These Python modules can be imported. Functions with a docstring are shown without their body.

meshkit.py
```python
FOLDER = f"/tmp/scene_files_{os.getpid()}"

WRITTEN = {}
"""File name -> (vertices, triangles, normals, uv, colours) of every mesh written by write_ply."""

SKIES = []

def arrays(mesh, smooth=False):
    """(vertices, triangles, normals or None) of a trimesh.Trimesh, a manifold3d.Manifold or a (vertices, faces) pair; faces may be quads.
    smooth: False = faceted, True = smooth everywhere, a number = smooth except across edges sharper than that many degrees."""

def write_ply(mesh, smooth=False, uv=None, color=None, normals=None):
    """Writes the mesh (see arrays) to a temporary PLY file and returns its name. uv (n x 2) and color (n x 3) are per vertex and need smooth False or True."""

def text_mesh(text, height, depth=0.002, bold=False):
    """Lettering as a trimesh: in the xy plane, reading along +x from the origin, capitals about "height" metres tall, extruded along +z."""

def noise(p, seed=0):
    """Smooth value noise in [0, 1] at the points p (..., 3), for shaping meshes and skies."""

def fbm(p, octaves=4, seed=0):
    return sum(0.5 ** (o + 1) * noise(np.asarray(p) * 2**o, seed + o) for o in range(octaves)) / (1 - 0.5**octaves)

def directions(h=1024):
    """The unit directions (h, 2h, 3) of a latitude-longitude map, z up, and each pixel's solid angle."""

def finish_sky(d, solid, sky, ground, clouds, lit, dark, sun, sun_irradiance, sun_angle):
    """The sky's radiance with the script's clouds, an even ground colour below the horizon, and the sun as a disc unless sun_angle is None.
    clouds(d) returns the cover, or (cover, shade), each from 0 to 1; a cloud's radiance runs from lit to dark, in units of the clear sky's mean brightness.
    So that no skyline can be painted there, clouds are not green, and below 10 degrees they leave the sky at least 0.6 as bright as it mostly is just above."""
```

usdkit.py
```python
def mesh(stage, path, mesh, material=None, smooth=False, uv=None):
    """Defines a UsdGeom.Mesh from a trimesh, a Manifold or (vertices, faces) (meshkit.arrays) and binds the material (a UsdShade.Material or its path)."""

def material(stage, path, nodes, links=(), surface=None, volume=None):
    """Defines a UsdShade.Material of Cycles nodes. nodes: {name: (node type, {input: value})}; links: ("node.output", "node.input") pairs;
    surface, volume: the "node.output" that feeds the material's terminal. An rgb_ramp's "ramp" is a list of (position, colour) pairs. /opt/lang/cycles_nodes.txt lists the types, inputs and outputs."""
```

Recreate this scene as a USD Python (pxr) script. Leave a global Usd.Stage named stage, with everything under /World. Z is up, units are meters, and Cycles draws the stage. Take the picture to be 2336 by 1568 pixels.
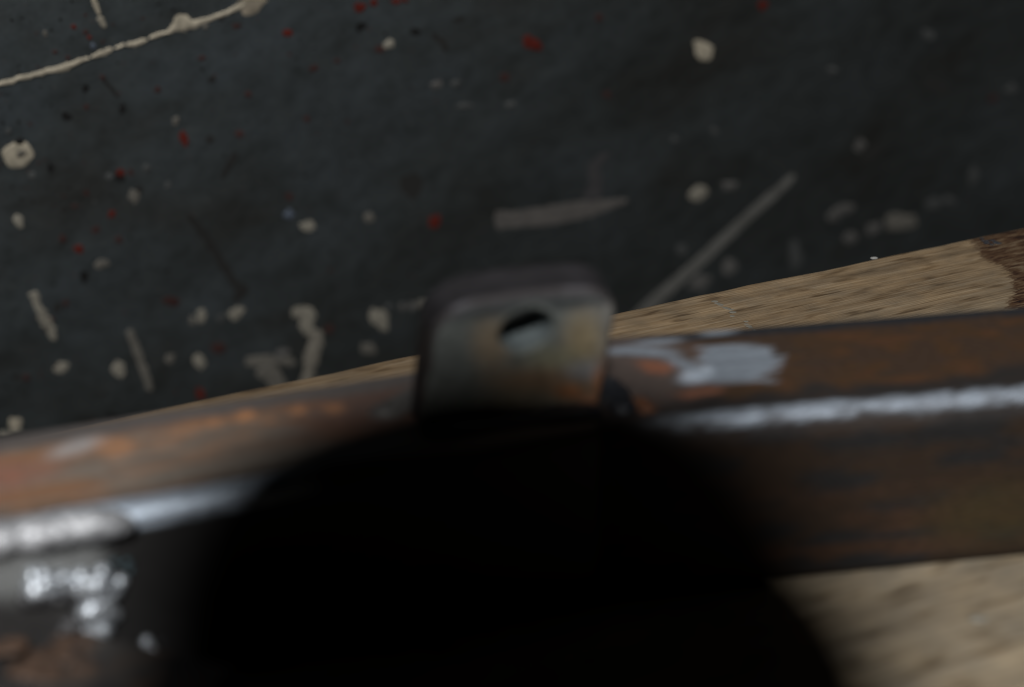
import math
import numpy as np
import trimesh
import manifold3d as m3
import meshkit, usdkit
from pxr import Usd, UsdGeom, UsdLux, UsdShade, Gf, Sdf, Vt

stage = Usd.Stage.CreateInMemory()
UsdGeom.SetStageUpAxis(stage, "Z")
UsdGeom.SetStageMetersPerUnit(stage, 1.0)
UsdGeom.Xform.Define(stage, "/World")
rng = np.random.default_rng(7)
MM = 0.001

# ------------------------------------------------------------------ camera
T = 0.254                         # tangent of half the horizontal angle of view
PITCH = math.radians(22.0)
C = np.array([0, 0, 102.7])       # mm; the board's top is z = 0
RIGHT = np.array([1.0, 0, 0])
FWD = np.array([0, math.cos(PITCH), -math.sin(PITCH)])
UP = np.array([0, math.sin(PITCH), math.cos(PITCH)])
cam = UsdGeom.Camera.Define(stage, "/World/camera")
M = Gf.Matrix4d(*RIGHT, 0, *UP, 0, *(-FWD), 0, *(C * MM), 1)
cam.AddTransformOp().Set(M)
cam.CreateHorizontalApertureAttr(23.6)
cam.CreateVerticalApertureAttr(23.6 * 687 / 1024)
cam.CreateFocalLengthAttr(23.6 / 2 / T)
cam.CreateFStopAttr(11.2)
cam.CreateFocusDistanceAttr(0.288)
cam.CreateClippingRangeAttr(Gf.Vec2f(0.005, 50))
cam.CreateExposureAttr(0.0)

def camspace(x, y, z):
    return C + x * RIGHT - y * UP + z * FWD

# ------------------------------------------------------------------ the one lamp, above and behind the lens
LAMP_AT = camspace(-8, -342, -945)
LAMP_TO = camspace(0, 0, 260)
def look_matrix(at, to):
    zax = at - to
    zax = zax / np.linalg.norm(zax)
    xax = np.cross([0, 0, 1.0], zax); xax /= np.linalg.norm(xax)
    yax = np.cross(zax, xax)
    return Gf.Matrix4d(*xax, 0, *yax, 0, *zax, 0, *(at * MM), 1)
lamp = UsdLux.DiskLight.Define(stage, "/World/lamp_light")
lamp.AddTransformOp().Set(look_matrix(LAMP_AT, LAMP_TO))
lamp.CreateRadiusAttr(0.074)
lamp.CreateIntensityAttr(392.0)
lamp.CreateColorAttr(Gf.Vec3f(1.0, 0.985, 0.965))

# ------------------------------------------------------------------ helpers
used = {}
def numbered(path):
    n = used.get(path, -1) + 1
    used[path] = n
    return path if n == 0 else f"{path}_{n:03d}"
def tag(prim, label=None, cat=None, group=None, kind=None):
    for k, v in (("label", label), ("category", cat), ("group", group), ("kind", kind)):
        if v:
            prim.SetCustomDataByKey(k, v)
def thing(name, label, cat, group=None, kind=None):
    x = UsdGeom.Xform.Define(stage, numbered("/World/" + name)).GetPrim()
    tag(x, label, cat, group, kind)
    return x
def obj(name, mesh, mat, parent=None, smooth=35, prim_vars=None):
    base = str(parent.GetPath()) if parent is not None else "/World"
    v, f, n = meshkit.arrays(mesh, smooth)
    m = usdkit.mesh(stage, numbered(base + "/" + name), (v * MM, f), mat, smooth=False)
    if n is not None:
        m.CreateNormalsAttr(Vt.Vec3fArray.FromNumpy(n.astype(np.float32)))
        m.SetNormalsInterpolation("vertex")
    if prim_vars is not None:
        for k, a in prim_vars(v).items():
            a = np.asarray(a, np.float32)
            UsdGeom.PrimvarsAPI(m).CreatePrimvar(k, Sdf.ValueTypeNames.Color3fArray, "vertex").Set(Vt.Vec3fArray.FromNumpy(a))
    return m.GetPrim()
def lin(r, g, b):
    c = np.array([r, g, b], float) / 255
    return np.where(c <= 0.04045, c / 12.92, ((c + 0.055) / 1.055) ** 2.4)
def ray(px, py):
    """direction through a point of the photograph (2336 x 1568 coordinates)"""
    return FWD + (px - 1168) / 1168 * T * RIGHT - (py - 784) / 1168 * T * UP
def on_plane(px, py, p0, n):
    d = ray(px, py)
    return C + d * (np.dot(p0 - C, n) / np.dot(d, n))
def on_z(px, py, z):
    return on_plane(px, py, np.array([0, 0, z]), np.array([0, 0, 1.0]))
def project(v):
    r = np.asarray(v) - C
    z = r @ FWD
    return np.stack([1168 + r @ RIGHT / z / T * 1168, 784 - r @ UP / z / T * 1168], -1)
def sstep(x, a, b):
    t = np.clip((x - a) / (b - a), 0, 1)
    return t * t * (3 - 2 * t)
def mixc(a, b, w):
    return a * (1 - w[:, None]) + np.asarray(b) * w[:, None]
def spot(q, x, y, rx, ry, ang=0, soft=0.35):
    """1 inside an ellipse of wear or rust, 0 outside"""
    c, s = math.cos(math.radians(ang)), math.sin(math.radians(ang))
    dx, dy = q[:, 0] - x, q[:, 1] - y
    r = np.hypot((dx * c + dy * s) / rx, (-dx * s + dy * c) / ry)
    return 1 - sstep(r, 1 - soft, 1 + soft)

L = "/World/Looks/"
def painted_metal(name, bump=0.35, grain=(900, 5000, 5000), rotz=0.0, spec=0.5, var=0.35):
    """surface whose colour, metalness and gloss are stored on the mesh; fine grain comes from noise"""
    return usdkit.material(stage, L + name, {
        "a": ("attribute", {"attribute": "tint"}),
        "b": ("attribute", {"attribute": "finish"}),
        "s": ("separate_color", {"color_type": "rgb"}),
        "g": ("geometry", {}),
        "r": ("mapping", {"mapping_type": "point", "rotation": (0, 0, -rotz)}),
        "k": ("mapping", {"mapping_type": "point", "scale": grain}),
        "n": ("noise_texture", {"scale": 1.0, "detail": 4.0, "roughness": 0.6}),
        "n2": ("noise_texture", {"scale": 2600.0, "detail": 3.0, "roughness": 0.6}),
        "m": ("map_range", {"from_min": 0.3, "from_max": 0.7, "to_min": 1 - var, "to_max": 1 + var}),
        "mul": ("mix_color", {"blend_type": "multiply", "fac": 1.0, "use_clamp": False}),
        "cc": ("combine_color", {"color_type": "rgb"}),
        "h": ("math", {"math_type": "add"}),
        "bu": ("bump", {"strength": bump, "distance": 0.00012}),
        "p": ("principled_bsdf", {"specular_ior_level": spec}),
    }, [("g.position", "r.vector"), ("r.vector", "k.vector"), ("k.vector", "n.vector"), ("g.position", "n2.vector"),
        ("n.fac", "m.value"), ("m.result", "cc.r"), ("m.result", "cc.g"), ("m.result", "cc.b"),
        ("a.color", "mul.a"), ("cc.color", "mul.b"), ("mul.result", "p.base_color"),
        ("b.color", "s.color"), ("s.r", "p.metallic"), ("s.g", "p.roughness"),
        ("n.fac", "h.value1"), ("n2.fac", "h.value2"), ("h.value", "bu.height"), ("bu.normal", "p.normal")], surface="p.BSDF")

def plain(name, color, rough=0.6, scale=900, var=0.35, bump=0.3, metallic=0.0, spec=0.4):
    c = np.asarray(color, float)
    return usdkit.material(stage, L + name, {
        "g": ("geometry", {}),
        "n": ("noise_texture", {"scale": scale, "detail": 5.0, "roughness": 0.65}),
        "r": ("rgb_ramp", {"ramp": [(0.3, tuple(c * (1 - var))), (0.7, tuple(c * (1 + var)))]}),
        "bu": ("bump", {"strength": bump, "distance": 0.0002}),
        "p": ("principled_bsdf", {"roughness": rough, "metallic": metallic, "specular_ior_level": spec}),
    }, [("g.position", "n.vector"), ("n.fac", "r.fac"), ("r.color", "p.base_color"), ("n.fac", "bu.height"), ("bu.normal", "p.normal")], surface="p.BSDF")

# ------------------------------------------------------------------ the dark wall behind
WA = np.array([-0.42 / T, -0.70 / T, 2.02]) * MM       # 1 = WA . (x, y down, z) in camera space, per mm
WN = -(WA[0] * RIGHT - WA[1] * UP + WA[2] * FWD)
wall_scale = np.linalg.norm(WN)
WN = WN / wall_scale                                   # normal towards the camera
WP = C - WN / wall_scale * 1.0
WE1 = np.cross(UP, WN); WE1 /= np.linalg.norm(WE1)
WE2 = np.cross(WN, WE1)
def wall_ab(px, py):
    p = on_plane(px, py, WP, WN) - WP
    return np.array([p @ WE1, p @ WE2])
def wall_bulge(a, b):
    q = np.stack([a / 30, b / 30, np.zeros_like(a)], -1)
    q2 = np.stack([a / 4, b / 4, np.zeros_like(a) + 3], -1)
    return (meshkit.fbm(q, 3, 5) - 0.5) * 1.2 + (meshkit.noise(q2, 9) - 0.5) * 0.12
def wall_point(a, b, h):
    a, b = np.asarray(a, float), np.asarray(b, float)
    return WP + a[..., None] * WE1 + b[..., None] * WE2 + (wall_bulge(a, b) + h)[..., None] * WN

corners = np.array([wall_ab(x, y) for x in (0, 2336) for y in (0, 1568)])
lo, hi = corners.min(0) - 60, corners.max(0) + 60
na, nb = 220, 170
A, B = np.meshgrid(np.linspace(lo[0], hi[0], na), np.linspace(lo[1], hi[1], nb), indexing="ij")
front = wall_point(A, B, np.zeros_like(A)).reshape(-1, 3)
idx = np.arange(na * nb).reshape(na, nb)
quads = np.stack([idx[:-1, :-1], idx[1:, :-1], idx[1:, 1:], idx[:-1, 1:]], -1).reshape(-1, 4)
rim = np.concatenate([idx[:, 0], idx[-1, 1:], idx[-2::-1, -1], idx[0, -2:0:-1]])
back = front[rim] - WN * 18
nv = len(front)
k = np.arange(len(rim)); k2 = (k + 1) % len(rim)
sides = np.stack([rim[k], nv + k, nv + k2, rim[k2]], -1)
allv = np.vstack([front, back, back.mean(0)[None]])
caps = np.stack([nv + k2, nv + k, np.full(len(rim), nv + len(rim))], -1)
tris = np.vstack([quads[:, [0, 1, 2]], quads[:, [0, 2, 3]], sides[:, [0, 1, 2]], sides[:, [0, 2, 3]], caps])

wall_mat = usdkit.material(stage, L + "wall_paint", {
    "g": ("geometry", {}),
    "big": ("noise_texture", {"scale": 34.0, "detail": 5.0, "roughness": 0.6, "distortion": 0.4}),
    "rb": ("rgb_ramp", {"ramp": [(0.30, (0.033, 0.035, 0.034)), (0.5, (0.042, 0.050, 0.053)), (0.72, (0.053, 0.064, 0.072))]}),
    "mid": ("noise_texture", {"scale": 190.0, "detail": 6.0, "roughness": 0.7}),
    "rm": ("rgb_ramp", {"ramp": [(0.30, (0.68, 0.68, 0.65)), (0.5, (1, 1, 1)), (0.72, (1.25, 1.24, 1.22))]}),
    "fine": ("noise_texture", {"scale": 2600.0, "detail": 4.0, "roughness": 0.7}),
    "rf": ("rgb_ramp", {"ramp": [(0.3, (0.7, 0.7, 0.68)), (0.7, (1.3, 1.3, 1.32))]}),
    "m1": ("mix_color", {"blend_type": "multiply", "fac": 1.0, "use_clamp": False}),
    "m2": ("mix_color", {"blend_type": "multiply", "fac": 1.0, "use_clamp": False}),
    "du": ("attribute", {"attribute": "painted_falloff"}),
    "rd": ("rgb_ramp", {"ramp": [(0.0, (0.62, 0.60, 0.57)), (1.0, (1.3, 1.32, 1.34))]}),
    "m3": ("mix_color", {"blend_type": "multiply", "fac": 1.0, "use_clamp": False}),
    "add": ("math", {"math_type": "add"}),
    "bu": ("bump", {"strength": 0.22, "distance": 0.0003}),
    "p": ("principled_bsdf", {"roughness": 0.62, "specular_ior_level": 0.35}),
}, [("g.position", "big.vector"), ("g.position", "mid.vector"), ("g.position", "fine.vector"), ("big.fac", "rb.fac"), ("mid.fac", "rm.fac"), ("fine.fac", "rf.fac"),
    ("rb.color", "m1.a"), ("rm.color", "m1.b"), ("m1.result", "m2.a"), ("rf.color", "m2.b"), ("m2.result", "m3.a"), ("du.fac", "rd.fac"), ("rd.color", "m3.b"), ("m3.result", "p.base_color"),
    ("mid.fac", "add.value1"), ("fine.fac", "add.value2"), ("add.value", "bu.height"), ("bu.normal", "p.normal")], surface="p.BSDF")
wall = thing("wall", "dark blue grey painted wall spattered with cream and red paint", "wall", kind="structure")
def wall_vars(v):  # light fall-off painted into the wall colour, palest upper left, with random mottling
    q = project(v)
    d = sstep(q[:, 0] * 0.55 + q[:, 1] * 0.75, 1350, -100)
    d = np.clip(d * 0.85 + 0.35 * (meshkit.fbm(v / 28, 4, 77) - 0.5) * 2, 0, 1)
    return {"painted_falloff": np.stack([d, d, d], -1)}
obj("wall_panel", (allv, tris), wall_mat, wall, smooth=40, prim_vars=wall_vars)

cream = plain("cream_paint", (0.40, 0.36, 0.28), 0.7, 700, 0.3)
greyp = plain("grey_paint", (0.098, 0.096, 0.092), 0.75, 500, 0.35)
faint = plain("faint_scuff", (0.062, 0.066, 0.066), 0.75, 500, 0.35)
bluep = plain("bluish_paint", (0.10, 0.122, 0.16), 0.5, 700, 0.25)
redp = plain("red_paint", (0.105, 0.018, 0.013), 0.5, 800, 0.3)
dullred = plain("dull_red_paint", (0.050, 0.023, 0.021), 0.6, 800, 0.3)
blackp = plain("dark_pit", (0.006, 0.006, 0.006), 0.8, 800, 0.3)
darkbrown = plain("dark_smear", (0.020, 0.020, 0.019), 0.8, 800, 0.3)

def splat(px, py, rx, ry, ang, mat, name="paint_splash", h=0.25, rough=0.55, n=26, parent=None, ring=False):
    c, s = math.cos(math.radians(ang)), math.sin(math.radians(ang))
    th = np.linspace(0, 2 * np.pi, n, endpoint=False)
    seed = rng.uniform(0, 100)
    w = 1 + rough * 2 * (meshkit.fbm(np.stack([np.cos(th) * 1.3 + seed, np.sin(th) * 1.3, np.zeros(n)], -1), 3) - 0.5)
    rows, hs = [], [(1.0, 0.02), (0.9, 0.75 * h), (0.55, h), (0.25, h * (0.45 if ring else 1.05))]
    for t, hh in hs:
        X = px + t * w * (np.cos(th) * rx * c - np.sin(th) * ry * s)
        Y = py + t * w * (np.cos(th) * rx * s + np.sin(th) * ry * c)
        ab = np.array([wall_ab(x, y) for x, y in zip(X, Y)])
        rows.append(wall_point(ab[:, 0], ab[:, 1], np.full(n, 0.02 + 0.5 * hh)))
    ab = wall_ab(px, py)
    v = np.vstack(rows + [wall_point(ab[0:1], ab[1:2], np.array([hs[-1][1]]))])
    f = []
    for r in range(len(hs) - 1):
        for i in range(n):
            j = (i + 1) % n
            a, b, cc, d = r * n + i, r * n + j, (r + 1) * n + j, (r + 1) * n + i
            f += [(a, b, cc), (a, cc, d)]
    f += [((len(hs) - 1) * n + i, (len(hs) - 1) * n + (i + 1) % n, len(v) - 1) for i in range(n)]
    f = np.array(f)
    nrm = np.cross(v[f[0, 1]] - v[f[0, 0]], v[f[0, 2]] - v[f[0, 0]])
    if nrm @ WN < 0:
        f = f[:, ::-1]
    if parent == "collect":
        return v, f
    return obj(name, (v, f), mat, wall, smooth=True)

def streak(pts, widths, mat, name="paint_streak", h=0.22, rough=0.6, step=3.0):
    pts, widths = np.array(pts, float), np.array(widths, float)
    seg = np.r_[0, np.cumsum(np.linalg.norm(np.diff(pts, axis=0), axis=1))]
    n = max(6, int(seg[-1] / step))
    t = np.linspace(0, seg[-1], n)
    X, Y, Wd = np.interp(t, seg, pts[:, 0]), np.interp(t, seg, pts[:, 1]), np.interp(t, seg, widths)
    seed = rng.uniform(0, 100)
    tx, ty = np.gradient(X), np.gradient(Y)
    ln = np.hypot(tx, ty); nx, ny = -ty / ln, tx / ln
    nz = lambda k: meshkit.fbm(np.stack([t / 9 + seed, np.full(n, k * 7.3), np.zeros(n)], -1), 4) - 0.5
    end = np.sqrt(np.clip(np.minimum(t, seg[-1] - t) / 5, 0.03, 1))
    if mat is cream:
        Wd = Wd * 0.8
    wl = Wd / 2 * (1 + 2.2 * rough * nz(1)) * end
    wr = Wd / 2 * (1 + 2.2 * rough * nz(2)) * end
    wob = nz(3) * 5 * rough
    rows = []
    for off, hh in ((-wl, 0.02), (-wl * 0.6, h * 0.8), (0 * wl, h), (wr * 0.6, h * 0.8), (wr, 0.02)):
        ab = np.array([wall_ab(x, y) for x, y in zip(X + nx * (off + wob), Y + ny * (off + wob))])
        rows.append(wall_point(ab[:, 0], ab[:, 1], np.full(n, hh) * (1 + 0 * t)))
    v = np.vstack(rows)
    f = []
    for r in range(4):
        for i in range(n - 1):
            a, b, c, d = r * n + i, r * n + i + 1, (r + 1) * n + i + 1, (r + 1) * n + i
            f += [(a, b, c), (a, c, d)]
    f = np.array(f)
    nrm = np.cross(v[f[0, 1]] - v[f[0, 0]], v[f[0, 2]] - v[f[0, 0]])
    if nrm @ WN < 0:
        f = f[:, ::-1]
    return obj(name, (v, f), mat, wall, smooth=True)

# the long cream crack of dried paint, upper left
streak([(-40, 205), (0, 190), (30, 182), (45, 175)], [12, 12, 18, 10], cream)
streak([(38, 178), (70, 171), (100, 163), (150, 152), (185, 138), (205, 132)], [16, 14, 15, 21, 15, 7], cream)
streak([(208, 131), (235, 121), (258, 112)], [10, 20, 12], cream)
streak([(262, 110), (285, 102)], [12, 12], cream)
streak([(288, 103), (318, 98), (336, 90)], [13, 19, 11], cream)
streak([(340, 88), (362, 80), (382, 74)], [8, 12, 9], cream)
streak([(380, 76), (395, 66), (415, 52), (440, 54), (465, 47), (500, 33), (530, 22), (560, 8)], [8, 26, 44, 26, 14, 14, 15, 18], cream)
splat(575, 8, 36, 22, -12, plain("beige_paint", (0.27, 0.235, 0.18), 0.75, 600, 0.3))
streak([(212, -12), (218, 10), (226, 34)], [12, 15, 12], cream)
streak([(226, 36), (240, 62)], [14, 15], plain("beige_paint_dull", (0.27, 0.25, 0.2), 0.75, 600, 0.3))
# cream spatter
splat(42, 352, 36, 29, -20, cream, ring=True, rough=0.42, n=36, h=0.4)
splat(50, 350, 13, 8, -20, plain("splash_middle", (0.12, 0.112, 0.095), 0.7, 700, 0.3), h=0.46)
splat(44, 322, 11, 8, 10, blackp, h=0.5, name="paint_chip")
pale = plain("pale_paint", (0.25, 0.235, 0.195), 0.7, 700, 0.3)
dull = plain("dull_paint", (0.135, 0.128, 0.112), 0.7, 700, 0.3)
for x, y, rx, ry, a, m in [
    (307, 450, 11, 17, -10, dull), (42, 503, 10, 16, -25, pale), (701, 516, 16, 12, 5, pale), (842, 495, 13, 14, 0, dull), (400, 275, 8, 9, 0, dull),
    (140, 838, 17, 13, 12, pale), (272, 842, 19, 20, 0, pale), (456, 825, 14, 19, -15, pale), (388, 820, 10, 11, 0, dull), (460, 718, 11, 17, 15, pale), (440, 733, 9, 11, 0, dull),
    (540, 714, 22, 12, -28, pale), (232, 600, 17, 11, -10, dull), (865, 728, 17, 26, -25, pale), (840, 797, 17, 14, 20, dull), (887, 102, 12, 10, 0, pale), (505, 724, 10, 11, 0, faint),
    (1605, 115, 17, 22, -15, cream), (1590, 440, 20, 18, 0, pale), (1664, 421, 20, 10, -8, greyp), (1664, 611, 16, 18, 0, greyp), (1600, 645, 28, 16, -20, greyp),
    (1922, 478, 26, 13, -18, greyp), (1900, 492, 14, 13, 0, greyp), (2058, 505, 40, 18, -14, dull), (1993, 522, 15, 15, 0, greyp), (1940, 541, 16, 14, 0, greyp),
    (2130, 467, 22, 12, -10, faint), (1960, 331, 13, 15, 0, greyp), (2221, 400, 11, 22, 0, faint), (2116, 82, 13, 13, 0, faint), (1812, 585, 15, 32, 4, faint), (2166, 460, 14, 12, 0, faint),
    (996, 196, 12, 11, 0, greyp), (1060, 242, 22, 8, -4, faint), (1040, 190, 12, 8, 0, faint), (1165, 238, 12, 8, -20, faint),
    (36, 968, 15, 15, 0, cream), (8, 990, 14, 8, -10, pale), (34, 984, 14, 6, -15, pale), (962, 693, 14, 10, 0, dull), (938, 697, 10, 10, 0, greyp), (918, 699, 7, 9, 0, greyp), (888, 701, 9, 9, 0, faint),
    (600, 826, 44, 17, -6, dull), (655, 825, 22, 13, 0, dull), (645, 806, 16, 14, 0, greyp),
    (102, 75, 5, 8, 0, dull), (212, 106, 6, 7, 0, bluep), (468, 60, 7, 8, 0, dull), (75, 402, 9, 10, 0, faint), (250, 405, 8, 9, 0, faint), (382, 420, 7, 10, 0, faint), (334, 382, 10, 9, 0, faint),
    (2305, 205, 14, 12, 0, faint), (1540, 320, 10, 9, 0, faint), (1630, 300, 9, 9, 0, faint), (1900, 160, 11, 9, 0, faint), (1556, 570, 13, 12, 0, faint), (20, 300, 6, 9, 0, faint),
]:
    splat(x, y, rx, ry, a, m)
splat(660, 490, 12, 12, 0, bluep)
splat(690, 716, 29, 17, 5, pale, rough=0.4); splat(697, 744, 17, 24, 8, pale)
streak([(722, 752), (716, 800), (704, 850), (696, 890)], [32, 32, 30, 30], plain("grey_cream", (0.2, 0.185, 0.155), 0.75, 500, 0.3))
streak([(600, 832), (622, 858), (640, 890), (652, 920)], [58, 42, 36, 36], dull, rough=0.15)
streak([(72, 664), (82, 690), (95, 715), (108, 740), (126, 775)], [22, 18, 22, 24, 14], pale, rough=0.75)
streak([(296, 752), (312, 800), (330, 850), (344, 892)], [18, 18, 20, 14], dull, rough=0.4)
streak([(1128, 503), (1190, 500), (1260, 492), (1340, 478), (1432, 458)], [42, 40, 46, 40, 10], plain("chalky_scrape", (0.105, 0.098, 0.092), 0.85, 300, 0.3), name="paint_scrape", rough=0.22, h=0.1)
streak([(1345, 462), (1362, 420), (1352, 385), (1372, 362), (1392, 350)], [46, 30, 26, 24, 8], plain("faint_scrape", (0.046, 0.045, 0.048), 0.85, 300, 0.3), name="paint_scrape", rough=0.3, h=0.06)
streak([(1812, 398), (1740, 462), (1660, 538), (1560, 628), (1478, 702), (1440, 740)], [16, 22, 24, 24, 30, 30], plain("scratch", (0.12, 0.12, 0.112), 0.8, 300, 0.25), name="scratch", rough=0.12, h=0.06)
# dark smears and pits
for x, y, rx, ry, a, m in [(115, 385, 7, 9, 0, blackp), (824, 63, 14, 11, -10, blackp), (152, 267, 12, 9, 0, blackp), (272, 403, 12, 12, 0, blackp), (317, 434, 9, 13, 30, darkbrown),
                          (550, 665, 13, 26, 20, darkbrown), (482, 180, 9, 8, 0, darkbrown), (280, 250, 8, 12, 0, blackp), (196, 203, 7, 10, 0, blackp), (191, 630, 9, 14, 0, blackp), (130, 700, 9, 12, 0, darkbrown),
                          (947, 73, 12, 9, 0, blackp), (1046, 46, 16, 7, -10, darkbrown), (476, 316, 12, 9, 0, darkbrown), (941, 425, 24, 30, 30, darkbrown), (40, 860, 9, 9, 0, darkbrown), (255, 948, 16, 7, 12, blackp),
                          (505, 43, 7, 6, 0, darkbrown), (240, 185, 6, 5, 0, darkbrown), (145, 480, 9, 8, 0, darkbrown), (2140, 200, 30, 14, 20, darkbrown), (1990, 345, 26, 12, -30, darkbrown)]:
    splat(x, y, rx, ry, a, m, name="paint_chip", h=0.05)
streak([(538, 345), (522, 372), (505, 405)], [14, 17, 10], darkbrown, name="dark_scratch", h=0.05)
streak([(425, 485), (455, 520), (500, 590), (545, 660)], [14, 20, 20, 18], darkbrown, name="dark_scratch", h=0.05, rough=0.5)
streak([(985, 78), (1010, 95), (1018, 118)], [12, 18, 14], darkbrown, name="dark_scratch", h=0.05)
streak([(232, 180), (256, 205), (272, 225)], [6, 9, 7], darkbrown, name="dark_scratch", h=0.05)
# red specks
for x, y, rx, ry, a, m in [(1216, 99, 21, 15, 12, redp), (1204, 86, 10, 8, 0, redp), (822, 18, 13, 11, -8, redp), (855, 7, 9, 9, 0, redp), (905, 5, 12, 7, 0, redp), (926, 1, 8, 5, 0, redp), (1740, 12, 13, 12, 0, redp),
                          (656, 73, 10, 8, -10, redp), (418, 315, 9, 18, -8, redp), (714, 156, 9, 9, 0, dullred), (181, 567, 11, 10, 0, redp), (255, 487, 9, 9, 0, redp), (218, 524, 9, 8, 0, dullred), (990, 503, 14, 14, 0, redp),
                          (196, 73, 6, 6, 0, dullred), (235, 97, 4, 4, 0, dullred), (168, 61, 6, 6, 0, redp), (204, 86, 5, 5, 0, redp), (125, 118, 6, 5, 0, dullred), (154, 132, 5, 5, 0, dullred), (274, 394, 9, 8, 0, redp), (298, 393, 6, 9, -10, dullred),
                          (458, 900, 10, 15, 0, redp), (390, 688, 20, 10, 18, dullred), (500, 795, 16, 12, 0, dullred), (1384, 217, 10, 9, 0, dullred), (546, 305, 8, 9, 0, dullred), (700, 271, 8, 9, 0, dullred), (150, 690, 6, 9, 0, dullred),
                          (118, 727, 6, 7, 0, dullred), (750, 752, 12, 10, 0, dullred), (234, 178, 5, 7, 0, dullred), (198, 245, 6, 7, 0, dullred), (360, 208, 7, 8, 0, dullred), (460, 132, 8, 6, 0, dullred), (540, 58, 9, 6, 0, dullred),
                          (197, 440, 7, 7, 0, dullred), (168, 470, 7, 5, 0, dullred), (143, 547, 7, 10, -20, dullred), (133, 838, 8, 9, 0, dullred), (565, 215, 8, 8, 0, dullred), (1000, 190, 6, 6, 0, dullred), (867, 113, 9, 8, 0, dullred), (770, 140, 7, 6, 0, dullred),
                          (1365, 42, 9, 10, 0, dullred), (2265, 225, 10, 8, 0, dullred), (60, 860, 8, 9, 0, dullred), (1150, 176, 11, 10, 0, dullred), (270, 545, 9, 8, 0, dullred), (660, 450, 8, 9, 0, dullred)]:
    splat(x, y, rx, ry, a, m, name="red_speck", h=0.15)
# fine dust of specks that nobody could count: three tones
for key, m, cnt in (("fine_specks", faint, 170), ("fine_red_specks", dullred, 90), ("fine_dark_specks", blackp, 200)):
    vs, fs, o = [], [], 0
    for _ in range(cnt):
        x = 1000 * rng.power(0.7); y = rng.uniform(-20, 1000)
        r = rng.uniform(1.3, 3.6)
        v, f = splat(x, y, r, r * rng.uniform(0.6, 1.4), rng.uniform(0, 180), m, h=0.06, n=9, parent="collect")
        vs.append(v); fs.append(f + o); o += len(v)
    tag(obj(key, (np.vstack(vs), np.vstack(fs)), m, wall, smooth=True), kind="stuff")

# ------------------------------------------------------------------ the wooden board
BY = math.radians(29.4)
BD = np.array([math.cos(BY), math.sin(BY), 0]); BB = np.array([-math.sin(BY), math.cos(BY), 0])
edge = on_z(1868, 612, 0.0)
def board_xy(p):
    r = np.asarray(p) - edge
    return r @ BD, r @ BB
bx = np.concatenate([np.linspace(-260, -60, 60)[:-1], np.linspace(-60, 90, 151), np.linspace(90, 180, 20)[1:]])
by = np.concatenate([np.linspace(-125, -1.2, 124)[:-1], [-1.2, -0.75, -0.4, -0.15, 0.0]])
GX, GY = np.meshgrid(bx, by, indexing="ij")
edge_wave = (meshkit.fbm(np.stack([GX / 9, GX * 0, GX * 0], -1), 4, 3) - 0.5) * 0.8
drop = np.where(GY > -1.2, -0.9 * ((GY + 1.2) / 1.2) ** 2, 0)
GZ = drop + (meshkit.fbm(np.stack([GX / 14, GY / 1.1, GX * 0], -1), 3, 8) - 0.5) * 0.22
P = edge + GX[..., None] * BD + (GY + edge_wave * sstep(GY, -4, 0))[..., None] * BB
P[..., 2] = GZ
nx_, ny_ = GX.shape
idx = np.arange(nx_ * ny_).reshape(nx_, ny_)
quads = np.stack([idx[:-1, :-1], idx[1:, :-1], idx[1:, 1:], idx[:-1, 1:]], -1).reshape(-1, 4)
rim = np.concatenate([idx[:, 0], idx[-1, 1:], idx[-2::-1, -1], idx[0, -2:0:-1]])
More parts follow.
